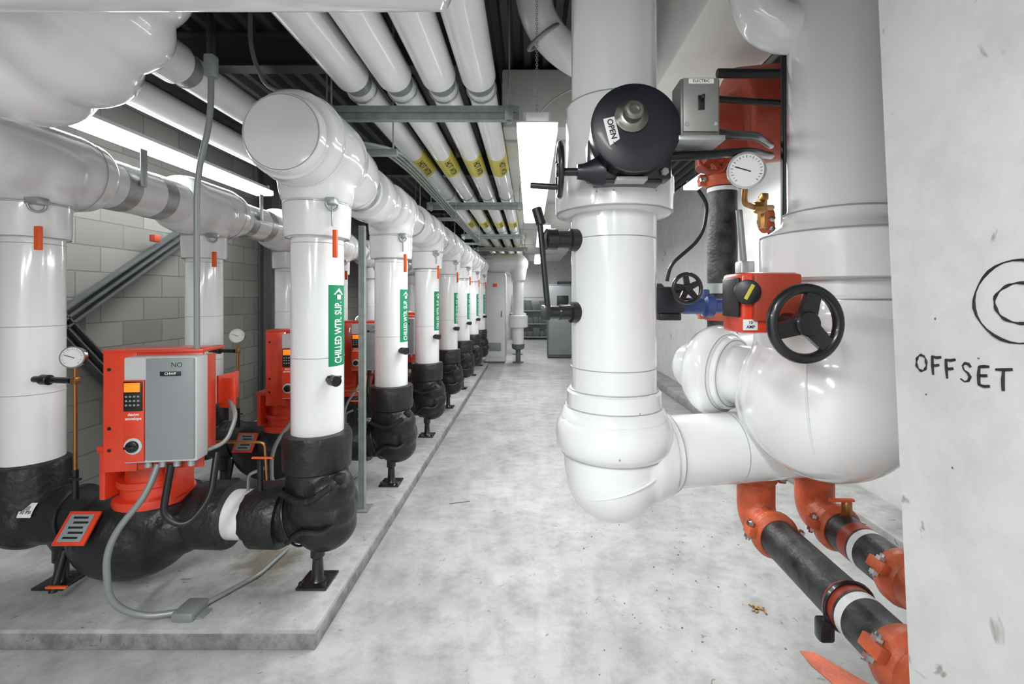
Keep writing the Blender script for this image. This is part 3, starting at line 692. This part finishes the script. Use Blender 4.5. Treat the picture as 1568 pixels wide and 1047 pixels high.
pipe(g,'lever_bar',[(.028,1.50,1.885),(.034,1.50,1.82),(.058,1.50,1.56),(.066,1.50,1.54)],.010,BLKM,.03); cyl(g,'lever_top_grip',(.02,1.50,1.895),(.036,1.50,1.84),.017,BLKM,14)
lathe(g,'upper_stub',(.165,1.55,1.795),V((-1,-.25,0)),[(0,.038),(.03,.038),(.035,.030),(.075,.030),(.08,.036),(.115,.036),(.12,.028)],BLKM,24)
lathe(g,'lower_stub',(.165,1.55,1.55),V((-1,-.3,0)),[(0,.036),(.03,.036),(.035,.026),(.07,.026),(.075,.022),(.115,.022)],BLKM,24)
box(g,'lever_clip',(.05,1.50,1.55),(.03,.03,.05),BLKM)

# ------------------------------------------------------------ right : big elbow riser
g=G('large_insulated_elbow_riser',(.98,1.5,0)); bx0,by0=.97,1.5
def bigb(bm):
    bball(bm,(bx0,by0,1.275),(.262,.262,.270),48); blathe(bm,(1.0,by0,1.35),Z_,[(0,.25),(.15,.235),(.2,.205),(.26,.20)],48)
    blathe(bm,(bx0,by0+.06,1.24),V((-.15,1,0)),[(0,.24),(.12,.22)],40)
fused(g,'elbow_jacket',[bigb],WHITE,.011,4)
lathe(g,'elbow_neck',(1.01,by0,1.52),Z_,[(0,.215),(.02,.21),(.07,.205),(.075,.20),(.15,.20)],WHITE,64)
lathe(g,'flange_jacket',(1.02,by0,1.65),Z_,[(0,.195),(.004,.225),(.012,.237),(.145,.239),(.155,.230),(.185,.180),(.2,.170),(.22,.165)],WHITE,64)
lathe(g,'upper_jacket',(1.02,by0,1.86),Z_,[(0,.168),(.012,.166),(.03,.153),(1.635,.153)],WHITE,64)
seam(g,(1.01,by0,1.595),Z_,.2045); seam(g,(1.02,by0,1.655),Z_,.229,.003); seam(g,(1.02,by0,1.803),Z_,.235,.003); seam(g,(1.02,by0,1.877),Z_,.165,.003)
fused(g,'top_branch',[lambda bm:bsweep(bm,fillet([(1.02,by0,2.80),(1.0,by0,2.50),(.80,by0+.05,2.50),(.72,by0+.05,2.78),(.72,by0+.05,3.2)],.15),.078,24)],WHITE,.010,2)
dv=V((-.30,.42,.02)).normalized(); p0=V((.90,1.60,1.30))
lathe(g,'branch_ball_ring',p0-dv*.03,dv,[(0,.21),(.03,.222),(.06,.215),(.08,.18),(.085,.13)],WHITE,56)
lathe(g,'branch_jacket',p0,dv,[(0,.113),(.3,.113)],WHITE,48)
lathe(g,'branch_flange',p0+dv*.19,dv,[(0,.115),(.004,.138),(.02,.142),(.024,.128),(.032,.150),(.045,.168),(.075,.180),(.10,.176),(.13,.160),(.15,.12)],WHITE,56)
seam(g,p0+dv*.222,dv,.148); seam(g,p0+dv*.192,dv,.128); seam(g,p0+dv*.055,dv,.18)
pipe(g,'branch_elbow',[p0+dv*.30,p0+dv*.36,p0+dv*.36+V((.62,.50,0))],.108,WHITE,.1,32)
torus(g,'gore_seam',(bx0+.0,by0,1.28),V((1,-.9,.1)),.264,.003,WHITE,64,8)

g=G('red_valve_actuator',(.66,1.3,1.58))
box(g,'actuator_housing',(.665,1.32,1.585),(.165,.13,.17),RED,.012); box(g,'actuator_lid',(.675,1.248,1.60),(.13,.02,.13),DRED,.006)
box(g,'actuator_side_face',(.578,1.31,1.60),(.01,.10,.11),BLK,.003)
lathe(g,'indicator_dial',(.595,1.25,1.615),V((-.3,-1,0)),[(0,.034),(.012,.034),(.014,.03)],BLK,24); box(g,'indicator_mark',(.593,1.232,1.615),(.010,.004,.045),YEL,.001,Matrix.Rotation(.5,3,'Y'))
box(g,'actuator_label',(.605,1.252,1.525),(.04,.004,.03),WLAB,.001); text(g,'label_text','10\nAMP',.012,(.605,1.249,1.525),X_,-Y_,INK)
lathe(g,'wheel_shaft',(.697,1.14,1.534),Y_,[(0,.012),(.03,.02),(.14,.028),(.2,.04)],BLKM,20)
handwheel(g,'front_handwheel',(.695,1.15,1.534),V((.08,-1,.0)),.089,.0135,BLKM,3,math.radians(90),.032,.012)
lathe(g,'valve_bonnet',(.74,1.36,1.56),V((.6,.4,0)),[(0,.06),(.15,.06)],ORANGE,24)
g=G('black_gear_valve',(.6,1.85,1.6))
handwheel(g,'small_handwheel',(.60,1.74,1.635),V((.1,-1,0)),.055,.008,BLKM,5,.3); cyl(g,'wheel_stem',(.60,1.74,1.635),(.60,1.9,1.63),.012,BLKM,12)
multi(g,'gear_body',[lambda bm:bbox(bm,(.565,1.92,1.59),(.14,.12,.11),.012),lambda bm:blathe(bm,(.46,1.92,1.60),X_,[(0,.05),(.01,.06),(.09,.06),(.1,.05)],24),lambda bm:bbox(bm,(.58,1.92,1.52),(.09,.08,.03),.005)],NAVY)
multi(g,'blue_valve_body',[lambda bm:blathe(bm,(.63,1.93,1.565),X_,[(0,.03),(.02,.035),(.1,.035),(.11,.05),(.14,.05),(.15,.03),(.2,.03)],24),lambda bm:bbox(bm,(.74,1.93,1.60),(.03,.04,.07),.008)],BLUE)

g=G('steel_riser_pipe',(.97,2.3,0)); rx,ry=.97,2.3
cyl(g,'riser',(rx,ry,1.2),(rx,ry,2.5),.072,STEEL,32); lathe(g,'galv_band',(rx,ry,1.62),Z_,[(0,.09),(.05,.09)],GALV,28)
coupling(g,'riser_coupling',(rx,ry,1.52),Z_,.075); coupling(g,'riser_coupling',(rx,ry,2.19),Z_,.075)
lathe(g,'white_band',(rx,ry,2.13),Z_,[(0,.0735),(.02,.0735)],WLAB,28)
fused(g,'orange_tee',[lambda bm:bsweep(bm,fillet([(rx,ry,2.25),(rx,ry,2.5),(rx+.5,ry,2.55)],.2),.13,28),lambda bm:blathe(bm,(rx+.05,ry+.05,2.52),V((1,0,.1)),[(0,.15),(.02,.24),(.3,.24),(.32,.16),(.6,.16)])],DRED,.012,2)
coupling(g,'tee_coupling',(rx+.30,ry,2.53),X_,.17,DRED)
handwheel(g,'rust_handwheel',(.84,2.1,2.24),V((.1,-1,.2)),.065,.009,DRED,5); cyl(g,'rust_stem',(.84,2.1,2.24),(.93,2.28,2.22),.014,DRED,12)
for k,z in enumerate((2.0,1.9)): coupling(g,'small_coupling',(1.14,2.2,z+.05*k),V((1,0,.4)),.03,ORANGE,.05)
g=G('black_instrument_cable',(.7,2.0,1.9)); pipe(g,'cable',[(.72,1.95,2.06),(.76,1.95,2.0),(.74,1.95,1.86),(.60,1.95,1.74),(.585,1.95,1.67)],.008,BLK,.12)
g=G('black_conduit_riser',(1.0,1.77,2.3)); cyl(g,'conduit',(.985,1.76,1.75),(.985,1.76,3.49),.015,BLK,14); cyl(g,'conduit_h',(.80,1.95,2.56),(1.4,1.95,2.56),.02,BLK,14); cyl(g,'conduit_h',(.7,2.0,2.48),(1.3,2.0,2.44),.014,BLK,14)
g=G('pressure_gauge',(.68,1.42,2.0)); gauge(g,(.668,1.41,1.992),V((-.25,-1,-.05)),.054)
pipe(g,'gauge_stem',[(.675,1.43,1.95),(.68,1.45,1.90),(.75,1.52,1.90),(.86,1.62,1.92)],.009,BRASS,.03)
multi(g,'brass_tee',[lambda bm:blathe(bm,(.745,1.52,1.90),X_,[(0,.016),(.01,.02),(.03,.02),(.04,.014)],8),lambda bm:blathe(bm,(.80,1.57,1.84),Z_,[(0,.013),(.02,.016),(.10,.016),(.11,.012)],8),lambda bm:bbox(bm,(.79,1.54,1.94),(.024,.024,.024),.005)],BRASS)
cyl(g,'grey_drop_tube',(.735,1.56,1.68),(.715,1.56,1.90),.011,CONDUIT,12); box(g,'tube_valve',(.735,1.56,1.68),(.05,.05,.09),GALV,.008)

def lowpipe(X,y1,y0,r,name,ym):
    g=G(name,(X,(y0+y1)/2,.6)); Z=.6
    cyl(g,'steel_run',(X,y0,Z),(X,y1-.09,Z),r,STEEL,40)
    fused(g,'orange_elbow',[lambda bm:bsweep(bm,fillet([(X,y1-.14,Z),(X,y1,Z),(X,y1,Z+.18)],.14),r*1.06,32)],ORANGE,.010,2)
    coupling(g,'elbow_coupling',(X,y1-.16,Z),Y_,r,boltdir=(1,0,-.2)); coupling(g,'top_coupling',(X,y1,Z+.20),Z_,r,boltdir=(1,-.4,0))
    cyl(g,'riser',(X,y1,Z+.2),(X,y1,1.35),r,STEEL,36)
    coupling(g,'mid_coupling',(X,ym,Z),Y_,r,w=.09,boltdir=(-1,0,.5))
    lathe(g,'white_stripe',(X,ym+.16,Z),Y_,[(0,r+.0008),(.03,r+.0008)],WLAB,40)
    lathe(g,'rust_stripe',(X,ym+.20,Z),Y_,[(0,r+.0006),(.05,r+.0006)],DRED,40)
    pipe(g,'near_elbow',[(X,ym,Z),(X,.98,Z),(X,.98,.02)],r*1.04,ORANGE,.14,40)
    lathe(g,'base_flange',(X,.98,0),Z_,[(0,.12),(.02,.12),(.025,r)],ORANGE,32)
    return g
lowpipe(1.03,2.08,1.2,.076,'grooved_steel_pipe',1.24)
lowpipe(1.335,2.14,1.5,.078,'grooved_steel_pipe',1.62)
g=G('pipe_clamp_bracket',(1.03,1.42,.52)); multi(g,'clamp',[lambda bm:btorus(bm,(1.03,1.47,.6),Y_,.080,.008,30,6),lambda bm:bbox(bm,(.95,1.47,.53),(.05,.04,.07),.01),lambda bm:bbox(bm,(.965,1.47,.56),(.03,.03,.05),.008)],BLKM)
bm=bmesh.new(); pts=[(1.22,2.06),(1.28,2.05),(1.42,1.86),(1.38,1.78),(1.26,1.86),(1.22,1.98)]
lo=[bm.verts.new((p[0],p[1],.0005)) for p in pts]; hi=[bm.verts.new((p[0],p[1],.003)) for p in pts]
bm.faces.new(lo); bm.faces.new(hi)
for i in range(6): bm.faces.new((lo[i],lo[(i+1)%6],hi[(i+1)%6],hi[i]))
g=G('orange_floor_paint_mark',(1.36,1.93,0)); mk(g,'paint',bm,ORANGE,smooth=False)
g=G('brass_drain_valve',(1.2,2.0,.7)); multi(g,'valve',[lambda bm:blathe(bm,(1.335,1.92,.66),Z_,[(0,.015),(.03,.02),(.08,.02),(.09,.012)],8)],BRASS); box(g,'valve_lever',(1.30,1.90,.755),(.1,.02,.01),ORTAG)
g=G('equipment_curb',(2.4,5,0)); box(g,'curb_body',(2.42,6.,.06),(.34,9.,.12),PADM,.01)
g=G('floor_debris',(1.2,2.3,0))
def deb(bm):
    for _ in range(70):
        xx,yy=random.uniform(.2,1.9),random.uniform(1.6,4.2); s=random.uniform(.002,.007)
        bbox(bm,(xx,yy,.002),(s*1.6,s,.003),0,Matrix.Rotation(random.random()*3,3,'Z'))
    bbox(bm,(-.55,3.55,.003),(.16,.004,.004),0,Matrix.Rotation(.3,3,'Z'))
multi(g,'chips',[deb],DGREY,smooth=False)
def leaf(bm):
    for _ in range(9): bbox(bm,(1.17+random.uniform(-.03,.03),2.34+random.uniform(-.03,.03),.004),(.03,.008,.004),0,Matrix.Rotation(random.random()*3,3,'Z'))
multi(g,'rust_flakes',[leaf],BRASS,smooth=False)

# ------------------------------------------------------------ camera, world
cam=D.cameras.new('camera'); co=D.objects.new('camera',cam); COL.objects.link(co)
co.location=(0,0,1.6); co.rotation_euler=(math.radians(90),0,0)
cam.sensor_width=36; cam.lens=16.0; cam.shift_x=-.0179; cam.shift_y=-.0434; cam.clip_start=.02
SC.camera=co
w=D.worlds.new('world'); SC.world=w; w.use_nodes=True; w.node_tree.nodes['Background'].inputs[0].default_value=(.8,.85,.85,1); w.node_tree.nodes['Background'].inputs[1].default_value=.4
SC.view_settings.view_transform='Standard'
